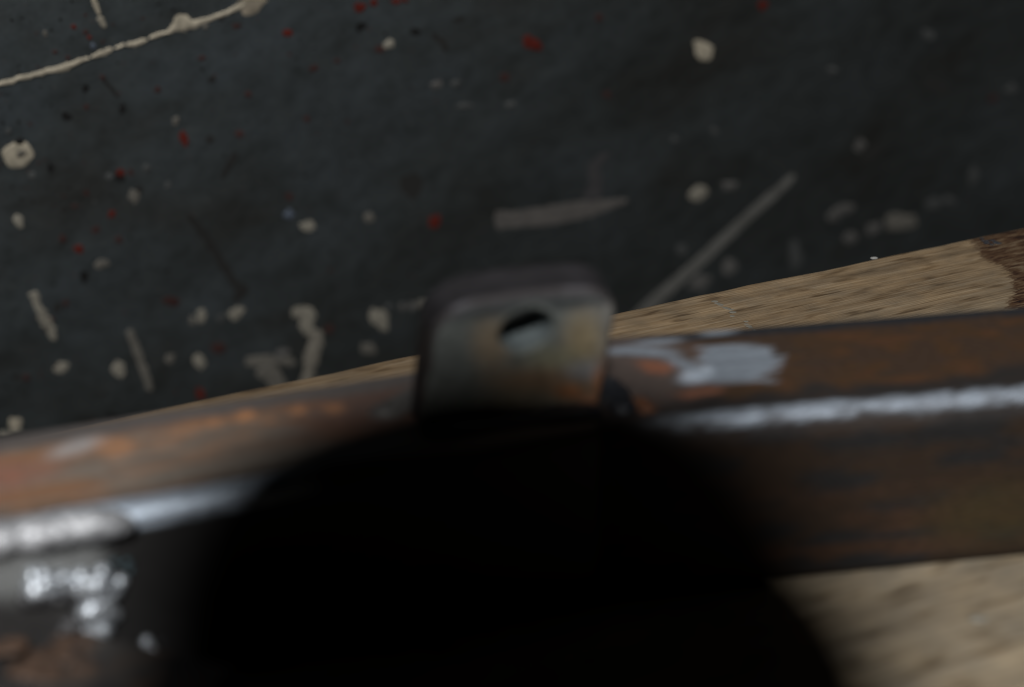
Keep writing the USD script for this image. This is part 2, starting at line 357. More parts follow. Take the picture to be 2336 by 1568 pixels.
top = P.reshape(-1, 3)
nv = len(top)
under = top[rim].copy(); under[:, 2] = -26
k = np.arange(len(rim)); k2 = (k + 1) % len(rim)
sides = np.stack([rim[k], nv + k, nv + k2, rim[k2]], -1)
mid = under.mean(0)[None]
bv = np.vstack([top, under, mid])
bf = np.vstack([quads[:, [0, 1, 2]], quads[:, [0, 2, 3]], sides[:, [0, 1, 2]], sides[:, [0, 2, 3]], np.stack([nv + k2, nv + k, np.full(len(rim), nv + len(rim))], -1)])
stain_line = [board_xy(on_z(x, y, 0)) for x, y in ((2215, 545), (2238, 590), (2285, 608), (2306, 640), (2310, 668), (2295, 700))]
stain_line = np.array(sorted(stain_line, key=lambda q: q[1]))
def board_vars(v):
    x, y = board_xy(v)
    xs = np.interp(y, stain_line[:, 1], stain_line[:, 0])
    d = x - xs                                   # mm inside the stain
    st = np.clip(0.5 + d / 8, 0, 1) * sstep(y, -60, -50)
    edge_dark = sstep(y, -1.6, -0.2)
    tone = sstep(y, -40, -12)                    # the back strip is browner, the front paler and greyer
    return {"stain": np.stack([st, edge_dark, tone], -1)}
wood = usdkit.material(stage, L + "old_wood", {
    "g": ("geometry", {}),
    "a": ("attribute", {"attribute": "stain"}),
    "s": ("separate_color", {"color_type": "rgb"}),
    "r": ("mapping", {"mapping_type": "point", "rotation": (0, 0, -BY)}),
    "kf": ("mapping", {"mapping_type": "point", "scale": (60, 2600, 2600)}),
    "nf": ("noise_texture", {"scale": 1.0, "detail": 5.0, "roughness": 0.65, "distortion": 0.3}),
    "kp": ("mapping", {"mapping_type": "point", "scale": (130, 620, 620)}),
    "np": ("noise_texture", {"scale": 1.0, "detail": 2.0, "roughness": 0.5}),
    "rp": ("rgb_ramp", {"ramp": [(0.30, (0.46, 0.42, 0.38)), (0.39, (0.80, 0.77, 0.73)), (0.47, (1, 1, 1))]}),
    "kb": ("mapping", {"mapping_type": "point", "scale": (7, 260, 260)}),
    "nb": ("noise_texture", {"scale": 1.0, "detail": 3.0, "roughness": 0.5}),
    "rf": ("rgb_ramp", {"ramp": [(0.26, (0.095, 0.064, 0.034)), (0.42, (0.175, 0.125, 0.075)), (0.56, (0.215, 0.163, 0.106)), (0.75, (0.28, 0.228, 0.165))]}),
    "rg": ("rgb_ramp", {"ramp": [(0.26, (0.165, 0.135, 0.095)), (0.5, (0.245, 0.207, 0.152)), (0.75, (0.30, 0.262, 0.20))]}),
    "rb": ("rgb_ramp", {"ramp": [(0.3, (0.72, 0.70, 0.68)), (0.7, (1.18, 1.16, 1.12))]}),
    "blot": ("noise_texture", {"scale": 160.0, "detail": 4.0, "roughness": 0.6}),
    "rbl": ("rgb_ramp", {"ramp": [(0.35, (0.8, 0.82, 0.85)), (0.65, (1.1, 1.07, 1.02))]}),
    "tone": ("mix_color", {"blend_type": "mix", "use_clamp": False}),
    "m1": ("mix_color", {"blend_type": "multiply", "fac": 1.0, "use_clamp": False}),
    "m2": ("mix_color", {"blend_type": "multiply", "fac": 1.0, "use_clamp": False}),
    "m3": ("mix_color", {"blend_type": "multiply", "fac": 1.0, "use_clamp": False}),
    "ks": ("mapping", {"mapping_type": "point", "scale": (220, 1300, 1300)}),
    "ns": ("noise_texture", {"scale": 1.0, "detail": 4.0, "roughness": 0.65}),
    "sadd": ("math", {"math_type": "multiply_add", "value2": 1.1, "value3": -0.55}),
    "ssum": ("math", {"math_type": "add"}),
    "sth": ("map_range", {"from_min": 0.47, "from_max": 0.54, "to_min": 0.0, "to_max": 1.0, "clamp": True}),
    "rs": ("rgb_ramp", {"ramp": [(0.30, (0.004, 0.003, 0.003)), (0.42, (0.032, 0.014, 0.008)), (0.50, (0.066, 0.036, 0.018)), (0.60, (0.115, 0.080, 0.048)), (0.75, (0.16, 0.12, 0.08))]}),
    "mst": ("mix_color", {"blend_type": "mix", "use_clamp": False}),
    "ed": ("mix_color", {"blend_type": "mix", "b": (0.07, 0.045, 0.028), "use_clamp": False}),
    "edf": ("math", {"math_type": "multiply", "value2": 0.6}),
    "bu": ("bump", {"strength": 0.55, "distance": 0.00025}),
    "p": ("principled_bsdf", {"roughness": 0.7, "specular_ior_level": 0.25}),
}, [("g.position", "r.vector"), ("r.vector", "kf.vector"), ("r.vector", "kp.vector"), ("r.vector", "kb.vector"), ("r.vector", "ks.vector"), ("g.position", "blot.vector"),
    ("kf.vector", "nf.vector"), ("kp.vector", "np.vector"), ("kb.vector", "nb.vector"), ("ks.vector", "ns.vector"),
    ("nf.fac", "rf.fac"), ("nf.fac", "rg.fac"), ("np.fac", "rp.fac"), ("nb.fac", "rb.fac"), ("blot.fac", "rbl.fac"),
    ("a.color", "s.color"), ("s.b", "tone.fac"), ("rg.color", "tone.a"), ("rf.color", "tone.b"),
    ("tone.result", "m1.a"), ("rp.color", "m1.b"), ("m1.result", "m2.a"), ("rb.color", "m2.b"), ("m2.result", "m3.a"), ("rbl.color", "m3.b"),
    ("ns.fac", "sadd.value1"), ("sadd.value", "ssum.value1"), ("s.r", "ssum.value2"), ("ssum.value", "sth.value"),
    ("ns.fac", "rs.fac"), ("sth.result", "mst.fac"), ("m3.result", "mst.a"), ("rs.color", "mst.b"),
    ("s.g", "edf.value1"), ("edf.value", "ed.fac"), ("mst.result", "ed.a"), ("ed.result", "p.base_color"),
    ("nf.fac", "bu.height"), ("bu.normal", "p.normal")], surface="p.BSDF")
board = thing("wooden_board", "weathered wooden board with dark stain at one end under the steel frame", "board")
obj("plank", (bv, bf), wood, board, smooth=50, prim_vars=board_vars)

def ball(center, r, sub=2, squash=(1, 1, 1), seed=0, amp=0.25):
    s = trimesh.creation.icosphere(sub, 1.0)
    v = s.vertices * (1 + amp * 2 * (meshkit.fbm(s.vertices * 1.4 + seed * 3.7 + 20, 3) - 0.5)[:, None])
    return v * np.array(squash) * r + center, s.faces
white_fleck = plain("white_fleck", (0.25, 0.25, 0.24), 0.6, 900, 0.2)
grey_fleck = plain("grey_fleck", (0.155, 0.145, 0.12), 0.7, 900, 0.25)
shiny = plain("staple_steel", (0.35, 0.38, 0.42), 0.35, 1500, 0.3, metallic=0.8)
for i, (x, y, r, m) in enumerate([(1994, 589, 0.42, white_fleck), (2162, 783, 0.45, grey_fleck), (2232, 1412, 0.8, grey_fleck)]):
    p = on_z(x, y, -0.35 if i == 0 else 0.05)
    obj("paint_fleck", ball(p, r, 2, (1.3, 0.8, 0.35), i), m, board, smooth=True)
def rod(a, b, r):
    a, b = np.asarray(a, float), np.asarray(b, float)
    c = trimesh.creation.cylinder(r, segment=[a, b], sections=8)
    return np.array(c.vertices), np.array(c.faces)
def smear(a, b, w, n, mat, name, z):
    vs, fs, o = [], [], 0
    for t in np.linspace(0, 1, n):
        p = on_z(a[0] + (b[0] - a[0]) * t + rng.normal(0, 2.2), a[1] + (b[1] - a[1]) * t + rng.normal(0, 1.6), z)
        v, f = ball(p, w * rng.uniform(.6, 1.3), 1, (1.5, 1.1, 0.12), t * 9)
        vs.append(v); fs.append(f + o); o += len(v)
    obj(name, (np.vstack(vs), np.vstack(fs)), mat, board, smooth=True)
smear((1630, 687), (1676, 719), .3, 9, grey_fleck, "scratch_mark", 0.0)
smear((1700, 734), (1722, 756), .26, 6, grey_fleck, "scratch_mark", 0.0)
nail = plain("nail_steel", (0.07, 0.08, 0.095), 0.4, 1500, 0.5, metallic=0.5)
smear((2240, 545), (2258, 556), .34, 5, nail, "nail_head", 0.1)
smear((2264, 548), (2278, 553), .3, 4, nail, "nail_head", 0.1)

# ------------------------------------------------------------------ the welded steel frame
WID, HGT, RAD = 21.5, 20.0, 1.7
WR = 23.8
frame = thing("steel_frame", "rusty welded square tube frame with a drilled lug lying on the board", "steel frame")
J = on_z(1368, 972, HGT)                        # where the two tubes' front top edges meet
J[2] = 0
def frame_axes(yaw):
    a = math.radians(yaw)
    return np.array([math.cos(a), math.sin(a), 0]), np.array([-math.sin(a), math.cos(a), 0])
def profile(w, h, r, edge_n=7, step=0.7, inset=0.0):
    """outline of a rounded rectangle as (depth, height), starting at the front face, going up"""
    pts = []
    w0, w1, h0, h1 = inset, w - inset, inset, h - inset
    r = max(r - inset, 0.4)
    def line(a, b):
        n = max(2, int(np.hypot(*(np.subtract(b, a))) / step))
        for t in np.linspace(0, 1, n, endpoint=False)[1:]:
            pts.append(tuple(np.array(a) * (1 - t) + np.array(b) * t))
    def arc(cx, cy, a0):
        for t in np.linspace(0, 1, edge_n):
            a = math.radians(a0 - 90 * t)
            pts.append((cx + r * math.cos(a), cy + r * math.sin(a)))
    line((w0, h0 + r), (w0, h1 - r)); arc(w0 + r, h1 - r, 180)
    line((w0 + r, h1), (w1 - r, h1)); arc(w1 - r, h1 - r, 90)
    line((w1, h1 - r), (w1, h0 + r)); arc(w1 - r, h0 + r, 0)
    line((w1 - r, h0), (w0 + r, h0)); arc(w0 + r, h0 + r, -90)
    return np.array(pts)
def tube(origin, yaw, length, sgn, miter, w=WID, h=HGT, step=0.8, wall_t=2.0):
    """a square tube from origin along sgn * axis; the front top edge runs through origin"""
    d, n = frame_axes(yaw)
    out, inn = profile(w, h, RAD), None
    # inner outline with the same number of points
    cen = np.array([w / 2, h / 2])
    inn = cen + (out - cen) * np.array([(w - 2 * wall_t) / w, (h - 2 * wall_t) / h])
    xs = np.linspace(0, 1, int(length / step))
    def sweep(pr):
        start = pr[:, 0] * miter
        X = start[None, :] + xs[:, None] * (length - start[None, :])
        return origin + sgn * X[..., None] * d + pr[None, :, 0:1] * n + pr[None, :, 1:2] * np.array([0, 0, 1.0])
    O, I = sweep(out), sweep(inn)
    nx, npf = O.shape[:2]
    v = np.vstack([O.reshape(-1, 3), I.reshape(-1, 3)])
    i, j = np.meshgrid(np.arange(nx - 1), np.arange(npf), indexing="ij")
    j2 = (j + 1) % npf
    q1 = np.stack([i * npf + j, i * npf + j2, (i + 1) * npf + j2, (i + 1) * npf + j], -1).reshape(-1, 4)
    q2 = q1[:, ::-1] + nx * npf
    jj = np.arange(npf); jj2 = (jj + 1) % npf
    off = nx * npf
    e0 = np.stack([jj, off + jj, off + jj2, jj2], -1)
    e1 = np.stack([jj, jj2, off + jj2, off + jj], -1) + (nx - 1) * npf
    q = np.vstack([q1, q2, e0, e1])
    f = np.vstack([q[:, [0, 1, 2]], q[:, [0, 2, 3]]])
    m = trimesh.Trimesh(v, f, process=False)
    if m.volume < 0:
        f = f[:, ::-1]
    return v, f

RUST = np.array([0.056, 0.030, 0.015]); SCALE = np.array([0.0105, 0.0105, 0.011]); BROWN = np.array([0.045, 0.028, 0.019])
GREY = np.array([0.098, 0.113, 0.132]); BARE = np.array([0.42, 0.485, 0.57]); ORANGE = np.array([0.29, 0.145, 0.07])

def n3(v, d, n, sx, sy, seed, oct=4):
    """noise stretched along the tube"""
    return meshkit.fbm(np.stack([v @ d / sx, v @ n / sy, v[:, 2] / sy], -1) + 100, oct, seed)

YR, YL = 11.4, 22.7
dR, nR = frame_axes(YR); dL, nL = frame_axes(YL)
def right_vars(v):
    q = project(v)
    dep = (v - J) @ nR; hgt = v[:, 2]
    a, b, c = n3(v, dR, nR, 7, 1.6, 1), n3(v, dR, nR, 3.0, 2.2, 2), n3(v, dR, nR, 14, 0.7, 3)
    topw = sstep(hgt, HGT - 1.0, HGT - 0.1)
    col = np.tile(SCALE, (len(v), 1))
    # front face: dark scale with some brown rust
    col = mixc(col, np.array([0.021, 0.0125, 0.0075]), sstep(a, 0.38, 0.58) * 0.9)
    col = mixc(col, np.array([0.030, 0.0155, 0.009]), sstep(b * 0.3 + c * 0.7, 0.49, 0.60) * sstep(hgt, 15, 5) * 0.9)
    col = mixc(col, np.array([0.030, 0.023, 0.008]), spot(q, 2280, 1170, 160, 70, -8, 0.6) * 0.5)
    # top face: warm rust
    tc = np.tile(BROWN, (len(v), 1))
    tc = mixc(tc, RUST, sstep(b, 0.42, 0.6))
    tc = mixc(tc, np.array([0.034, 0.025, 0.019]), sstep(c, 0.5, 0.62) * 0.6)
    tc = mixc(tc, np.array([0.072, 0.034, 0.018]), sstep(a * .5 + b * .5, 0.55, 0.64) * 0.7)
    tc = mixc(tc, np.array([0.019, 0.0205, 0.024]), sstep(dep + (b - .5) * 2, WR - 4.2, WR - 3.0))
    tc = mixc(tc, np.array([0.021, 0.020, 0.020]), sstep(dep + (b - 0.5) * 5, 6.0, 4.0) * 0.9)
    col = mixc(col, 1, topw * 0) * (1 - topw[:, None]) + tc * topw[:, None]
    met = np.zeros(len(v)); rgh = np.full(len(v), 0.62)
    # weld heat and ground patch at the joint
    heat = spot(q, 1440, 850, 150, 90, 0, 0.5) * topw
    col = mixc(col, np.array([0.105, 0.085, 0.078]), heat * 0.75)
    col = mixc(col, np.array([0.21, 0.09, 0.055]), (spot(q, 1490, 838, 60, 14, 6) + spot(q, 1590, 893, 60, 14, -6) + spot(q, 1470, 925, 30, 18, 0)) * topw * sstep(b, 0.3, 0.55))
    def bare(w, shade=1.0, m=0.75, r=0.42):
        nonlocal col, met, rgh
        w = np.clip(w, 0, 1)
        col = mixc(col, BARE * shade, w); met = met * (1 - w) + m * w; rgh = rgh * (1 - w) + r * w
    ragged = (b - 0.5) * 60
    ln_ = n3(v, dR, nR, 60, 0.34, 17, 2)
    qx = q.copy(); qx[:, 0] += (c - 0.5) * 60 + (ln_ - 0.5) * 90; qx[:, 1] += (a - 0.5) * 20
    patch = sstep(qx[:, 0], 1575 - (qx[:, 1] - 830) * 0.3, 1610 - (qx[:, 1] - 830) * 0.3) * sstep(qx[:, 0], 1768, 1738) * sstep(qx[:, 1], 786, 800) * sstep(qx[:, 1], 876, 862) * topw
    lines = 0.3 + 1.15 * n3(v, dR, nR, 45, 0.42, 17, 2)
    w = patch * 0.98
    col = mixc(col, GREY * 2.6, w) * (1 - w[:, None]) + (GREY * 2.9)[None] * lines[:, None] * w[:, None]
    met = met * (1 - w) + 0.35 * w; rgh = rgh * (1 - w) + 0.45 * w
    br = spot(q, 1590, 855, 34, 16, -10, 0.7) * topw
    col = mixc(col, BARE * 1.3, br * 0.8)
    for x, y, rx, ry, an in ((1480, 803, 60, 9, 3), (1560, 832, 40, 10, 22), (1420, 800, 40, 8, -4), (1500, 780, 50, 5, -4), (1640, 758, 40, 5, -5)):
        w = spot(q, x, y, rx, ry, an, 0.6) * topw
        col = mixc(col, GREY * 2.6, w); met = met * (1 - w) + 0.3 * w; rgh = rgh * (1 - w) + 0.45 * w
    # worn bright front edge
    r2 = np.hypot(dep - 0.6, hgt - (HGT - 0.6))
    fb = n3(v, dR, nR, 1.2, 0.6, 33)
    w = sstep(r2 + (fb - 0.5) * 1.2, 1.25, 0.6)
    w *= 0.35 + 0.65 * sstep(n3(v, dR, nR, 2.5, 1.0, 21), 0.34, 0.5)
    w *= sstep(q[:, 0], 1430, 1640) * (0.5 + 0.5 * sstep(n3(v, dR, nR, 2.2, 0.7, 51), 0.34, 0.54))
    bare(w, 0.8, 0.6, 0.42)
    w = sstep(r2, 3.2, 1.2) * sstep(hgt, HGT, HGT - 1.2) * 0.6
    col = mixc(col, np.array([0.042, 0.037, 0.036]), w * (1 - met))
    return {"tint": np.clip(col, 0.002, 1), "finish": np.stack([met, rgh, met * 0], -1)}
def left_vars(v):
    q = project(v)
    dep = (v - J) @ nL; hgt = v[:, 2]
    a, b, c = n3(v, dL, nL, 8, 1.8, 11), n3(v, dL, nL, 2.6, 1.8, 12), n3(v, dL, nL, 12, 0.8, 13)
    topw = sstep(hgt, HGT - 1.0, HGT - 0.1)
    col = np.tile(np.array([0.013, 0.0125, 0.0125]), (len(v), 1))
    tc = np.tile(np.array([0.105, 0.080, 0.064]), (len(v), 1))
    tc = mixc(tc, np.array([0.155, 0.085, 0.048]), sstep(a, 0.42, 0.62))
    tc = mixc(tc, np.array([0.12, 0.112, 0.100]), sstep(c, 0.5, 0.64) * 0.8)
    tc = mixc(tc, np.array([0.075, 0.045, 0.040]), spot(q, 860, 930, 190, 60, -9, 0.6) * 0.75)
    tc = mixc(tc, np.array([0.165, 0.085, 0.062]), (spot(q, 60, 1080, 80, 26, -10, 0.6) * 0.7 + spot(q, 10, 1090, 40, 50, 0, .6) * .4))
    tc = mixc(tc, np.array([0.062, 0.058, 0.058]), sstep(dep + (b - .5) * 2, WID - 6, WID - 3.5))
    tc = mixc(tc, np.array([0.06, 0.048, 0.04]), sstep(dep + (b - .5) * 3, 4.2, 2.4) * 0.8)
    for x, y, rx, ry, w in ((560, 950, 24, 15, 1), (680, 935, 20, 13, 1), (762, 932, 26, 11, .7), (490, 965, 18, 12, .6), (430, 985, 40, 14, .45), (270, 1025, 42, 26, .55), (230, 1010, 26, 14, .5), (610, 960, 20, 9, .5),
                            (380, 1015, 40, 14, .35), (460, 1030, 60, 12, .3), (330, 1075, 60, 12, .25), (905, 912, 16, 8, .5), (545, 1000, 60, 12, .25)):
        tc = mixc(tc, ORANGE * 1.05, spot(q + (b[:, None] - .5) * 14, x, y, rx * .85, ry * .85, -9, 0.75) * w * (0.45 + 0.55 * sstep(n3(v, dL, nL, 1.0, 0.7, 61), .35, .55)))
    tc = mixc(tc, np.array([0.24, 0.25, 0.265]), spot(q, 170, 1022, 62, 15, -18, 0.6) * 0.75 + 0)
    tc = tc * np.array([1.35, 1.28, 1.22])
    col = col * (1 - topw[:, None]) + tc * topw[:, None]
    met = np.zeros(len(v)); rgh = np.full(len(v), 0.6)
    r2 = np.hypot(dep - 0.7, hgt - (HGT - 0.7))
    w = sstep(r2 + (b - 0.5) * 0.9, 1.6, 1.0) * sstep(q[:, 0], 760, 640)
    col = mixc(col, BARE * 1.5, w); met = met * (1 - w) + 0.7 * w; rgh = rgh * (1 - w) + 0.38 * w
    w = sstep(q[:, 0], 262, 215) * sstep(q[:, 1], 1400, 1330) * sstep(hgt, HGT - .3, HGT - 2)
    col = mixc(col, np.array([0.12, 0.125, 0.125]), w * (1 - met))
    return {"tint": np.clip(col, 0.002, 1), "finish": np.stack([met, rgh, met * 0], -1)}

half = math.tan(math.radians((YL - YR) / 2))
steelR = painted_metal("rusty_steel", rotz=math.radians(YR), spec=0.2)
steelL = painted_metal("brown_steel", rotz=math.radians(YL))
obj("square_tube", tube(J, YR, 150, 1, half, w=WR), steelR, frame, smooth=40, prim_vars=right_vars)
obj("square_tube", tube(J, YL, 115, -1, -half), steelL, frame, smooth=40, prim_vars=left_vars)

# third tube, from the left tube's front face towards the viewer
fl = on_plane(140, 1440, J, nL)                      # on the left tube's front face
def cross_vars(v):
    q = project(v)
    b, a = meshkit.fbm(v / 2.2 + 50, 4, 31), meshkit.fbm(v / np.array([5, 5, 1.5]) + 50, 4, 32)
    col = np.tile(np.array([0.035, 0.031, 0.028]), (len(v), 1))
    col = mixc(col, np.array([0.075, 0.042, 0.024]), sstep(a, 0.45, 0.6))
    col = mixc(col, np.array([0.02, 0.018, 0.018]), sstep(b, 0.5, 0.65))
    met = np.zeros(len(v)); rgh = np.full(len(v), 0.6)
    return {"tint": col, "finish": np.stack([met, rgh, met], -1)}
cw, ch = 20.0, float(np.clip(fl[2], 4, 18))
origin = fl.copy(); origin[2] = ch - 20.0 if ch < 20 else 0
v, f = tube(origin + nL * 1.0, -114, 40, 1, 0, w=cw, h=20.0)
# tube() runs its depth along the axis' left normal: turn it so the third tube lies to the left of its right edge
dC, nC = frame_axes(-114)
v = v - nC * 0
cen = v.mean(0)
if (cen - fl) @ dL > 0:
    v = v - nC * cw
CROSS = (v, f)

# lug ---------------------------------------------------------------
LY = 18.0
dG, nG = frame_axes(LY)
base_r = on_z(1368, 926, HGT)                       # front face's lower right corner on the tube's top
LUGW, LUGT, HOLE = 18.8, 4.9, 2.65
LEAN = math.radians(21)                             # the plate leans towards the viewer
LZ = math.cos(LEAN) * np.array([0, 0, 1.0]) - math.sin(LEAN) * nG
LD = math.cos(LEAN) * nG + math.sin(LEAN) * np.array([0, 0, 1.0])
def lug_xy(px, py):
    p = on_plane(px, py, base_r, LD) - base_r
    return np.array([p @ dG, p @ LZ])
top_l, top_r, hole_c = lug_xy(1052, 698), lug_xy(1335, 668), lug_xy(1200, 757)
def lug_outline():
    W, H1, H0 = LUGW, top_r[1], top_l[1]
    # x from -W to 0, height above the tube's top
    pts = [(0, -2.0)]
    pts += [(0.0, H1 - 4.0)]
    for t in np.linspace(0, 90, 9):
        a = math.radians(t); pts.append((-3.8 + 3.8 * math.cos(a), H1 - 3.8 + 3.8 * math.sin(a)))
    for t in np.linspace(0, 1, 12)[1:-1]:
        pts.append((-3.8 * (1 - t) + (-W + 5.2) * t, H1 * (1 - t) + H0 * t + 0.25 * math.sin(math.pi * t)))
    for t in np.linspace(90, 180, 9):
        a = math.radians(t); pts.append((-W + 5.2 + 5.2 * math.cos(a), H0 - 4.2 + 4.2 * math.sin(a)))
    pts += [(-W, -2.0)]
    # resample evenly
    p = np.array(pts + [pts[0]]); s = np.r_[0, np.cumsum(np.linalg.norm(np.diff(p, axis=0), axis=1))]
    t = np.arange(0, s[-1], 0.5)
    return np.stack([np.interp(t, s, p[:, 0]), np.interp(t, s, p[:, 1])], -1)
def loop_normals(p):
    d = np.roll(p, -1, 0) - np.roll(p, 1, 0)
    n = np.stack([d[:, 1], -d[:, 0]], -1)
    return n / np.linalg.norm(n, axis=1, keepdims=True)
outl = lug_outline()
nrm = loop_normals(outl)
if ((outl + nrm * 0.01 - outl.mean(0)) ** 2).sum() < ((outl - outl.mean(0)) ** 2).sum():
    nrm = -nrm
th = np.linspace(0, 2 * np.pi, 72, endpoint=False)
hole = hole_c + HOLE * np.stack([np.cos(th), np.sin(th)], -1)
hn = -np.stack([np.cos(th), np.sin(th)], -1)
CH = 0.75
verts, faces = [], []
def rings(loop, nn, flip, ch):
    base = sum(len(x) for x in verts)
    lv = [(ch, 0.0), (ch * 0.29, ch * 0.29), (0, ch)] + [(0, z) for z in np.linspace(ch, LUGT - ch, 9)[1:-1]] + [(0, LUGT - ch), (ch * 0.29, LUGT - ch * 0.29), (ch, LUGT)]
    n = len(loop)
    for ins, z in lv:
        p = loop - nn * ins
        verts.append(np.stack([p[:, 0], np.full(n, z), p[:, 1]], -1))
    for r in range(len(lv) - 1):
        for i in range(n):
            j = (i + 1) % n
            a, b, c, d = base + r * n + i, base + r * n + j, base + (r + 1) * n + j, base + (r + 1) * n + i
            faces.extend([(a, c, b), (a, d, c)] if not flip else [(a, b, c), (a, c, d)])
    return loop - nn * ch
o_in = rings(outl, nrm, False, CH)
h_in = rings(hole, hn, True, 0.45)
from shapely.geometry import Polygon
poly = Polygon(o_in, [h_in])
pv, pf = trimesh.creation.triangulate_polygon(poly, engine="earcut")
pv, pf = trimesh.remesh.subdivide_to_size(np.c_[pv, np.zeros(len(pv))], pf, 0.6)
for z, flip in ((0.0, False), (LUGT, True)):
    base = sum(len(x) for x in verts)
    verts.append(np.stack([pv[:, 0], np.full(len(pv), z), pv[:, 1]], -1))
    ff = pf + base
    a, b, c = (np.vstack(verts)[ff[0]])
    want = -1 if z == 0 else 1
    if np.cross(b - a, c - a)[1] * want < 0:
        ff = ff[:, ::-1]
    faces.extend(map(tuple, ff))
lv = np.vstack(verts); lf = np.array(faces)
lug_v = base_r + lv[:, 0:1] * dG + lv[:, 1:2] * LD + lv[:, 2:3] * LZ
lm = trimesh.Trimesh(lug_v, lf, process=False)
lm.merge_vertices(digits_vertex=5)
trimesh.repair.fix_normals(lm)
def lug_vars(v):
    q = project(v)
    r = v - base_r
    x, dep, z = r @ dG, r @ LD, r @ LZ
    a, b = meshkit.fbm(v / 3.5 + 40, 3, 41), meshkit.fbm(v / 1.3 + 40, 4, 42)
    frontw = sstep(dep, 0.9, 0.25)
    rad = np.hypot(x - hole_c[0], z - hole_c[1])
    col = np.tile(np.array([0.075, 0.082, 0.080]), (len(v), 1))
    col = mixc(col, np.array([0.125, 0.100, 0.068]), sstep(x, -15, -9) * sstep(z, 9.5, 4) * 0.9)
    col = mixc(col, np.array([0.098, 0.094, 0.088]), sstep(x, -7, -3) * sstep(z, 3, 7))
    for px, py, rx, ry, c, w in ((1120, 785, 40, 60, (0.17, 0.115, 0.065), .7), (1330, 780, 40, 60, (0.19, 0.135, 0.06), .7), (1270, 822, 60, 30, (0.15, 0.135, 0.075), .6), (1240, 868, 110, 26, (0.12, 0.068, 0.036), .85),
                                 (1340, 845, 46, 22, (0.13, 0.13, 0.145), .8), (1300, 895, 34, 16, (0.21, 0.07, 0.016), .9), (1368, 880, 16, 40, (0.25, 0.085, 0.022), .8), (1345, 915, 26, 14, (0.26, 0.095, 0.035), .8), (1378, 855, 9, 40, (0.2, 0.09, 0.05), .6)):
        col = mixc(col, c, spot(q, px, py, rx, ry, 0, 0.75) * w)
    zt = np.interp(x, [-LUGW + 5, -4], [top_l[1], top_r[1]])
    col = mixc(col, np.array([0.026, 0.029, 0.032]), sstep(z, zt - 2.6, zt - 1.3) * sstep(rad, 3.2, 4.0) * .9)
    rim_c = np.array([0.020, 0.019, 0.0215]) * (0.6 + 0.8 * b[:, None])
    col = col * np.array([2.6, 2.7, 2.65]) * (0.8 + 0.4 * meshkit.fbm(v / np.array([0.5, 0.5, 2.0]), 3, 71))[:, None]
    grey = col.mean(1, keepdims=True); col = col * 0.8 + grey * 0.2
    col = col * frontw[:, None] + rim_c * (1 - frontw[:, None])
    met = np.zeros(len(v)); rgh = np.full(len(v), 0.55)
    inhole = sstep(rad, HOLE + 0.4, HOLE + 0.1)
    col = mixc(col, np.array([0.19, 0.225, 0.235]), inhole * sstep(dep, 0.1, 0.6)); rgh = np.where(inhole > .5, .4, rgh); met = np.where(inhole > .5, .2, met)
    bev = sstep(dep, 0.02, 0.2) * sstep(dep, 1.0, 0.7) * (1 - sstep(rad, 4, 3.5)) * sstep(z, 6, 8)
    col = mixc(col, np.array([0.046, 0.040, 0.042]), bev * 0.85)
    w = (spot(q, 1048, 690, 26, 14, -35, .6) + spot(q, 1310, 655, 30, 10, 0, .6) * .5) * bev
    col = mixc(col, np.array([0.13, 0.13, 0.15]), np.clip(w, 0, 1) * .8)
    return {"tint": np.clip(col, 0.002, 1), "finish": np.stack([met, rgh, met], -1)}
lug_mat = painted_metal("lug_steel", bump=0.3, grain=(1200, 1200, 1200), var=0.22)
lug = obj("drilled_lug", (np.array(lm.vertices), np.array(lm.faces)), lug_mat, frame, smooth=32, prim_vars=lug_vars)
tag(lug, "upright lug plate with a round drilled hole")

obj("square_tube", CROSS, painted_metal("short_tube_steel"), frame, smooth=40, prim_vars=cross_vars)

# weld metal ---------------------------------------------------------
def bead(points, name, mat, amp=0.22, label=None):
    """lumps of weld metal melted together"""
    parts = []
    for i, (p, r, sq) in enumerate(points):
        s = m3.Manifold.sphere(1.0, 20).scale([r * q for q in sq]).translate([float(t) for t in p])
        parts.append(s)
    u = m3.Manifold.batch_boolean(parts, m3.OpType.Add).refine_to_length(0.35)
    mm = u.to_mesh()
    t = trimesh.Trimesh(mm.vert_properties[:, :3], mm.tri_verts)
    trimesh.smoothing.filter_taubin(t, iterations=12)
    v = np.array(t.vertices)
    v = v + t.vertex_normals * ((meshkit.fbm(v / 0.9 + 60, 4, 5) - 0.5) * amp * 2)[:, None]
    o = obj(name, (v, np.array(t.faces)), mat, frame, smooth=True)
    if label:
        tag(o, label)
    return o
weld_bright = plain("weld_bright", (0.36, 0.37, 0.39), 0.5, 700, 0.45, 0.6, metallic=0.45)
weld_dark = plain("weld_dark", (0.03, 0.033, 0.04), 0.45, 900, 0.4, 0.5, metallic=0.2)
weld_grey = plain("weld_grey", (0.13, 0.125, 0.12), 0.5, 900, 0.3, 0.5, metallic=0.25)
weld_rust = plain("weld_rust", (0.17, 0.075, 0.04), 0.6, 900, 0.4, 0.5)
def on_top(x, y, h=HGT):
    return on_z(x, y, h)
def on_left_front(x, y, out=0.0):
    return on_plane(x, y, J - nL * out, nL)
bead([(on_top(1398 + 22 * t, 905 + 26 * t), 1.9 - 0.3 * t, (1, 1.2, 0.7)) for t in np.linspace(0, 1, 4)] + [(on_top(1392, 880), 1.2, (1, 1, .8))], "weld_bead", weld_dark)
bead([(on_top(1455, 922), 1.3, (1, 1, .5)), (on_top(1475, 935), 1.0, (1, 1, .5))], "weld_bead", weld_rust)
bead([(on_top(1388, 905), 1.1, (.8, 1, 1)), (on_top(1392, 922), 0.9, (1, 1, 1))], "weld_bead", weld_grey)
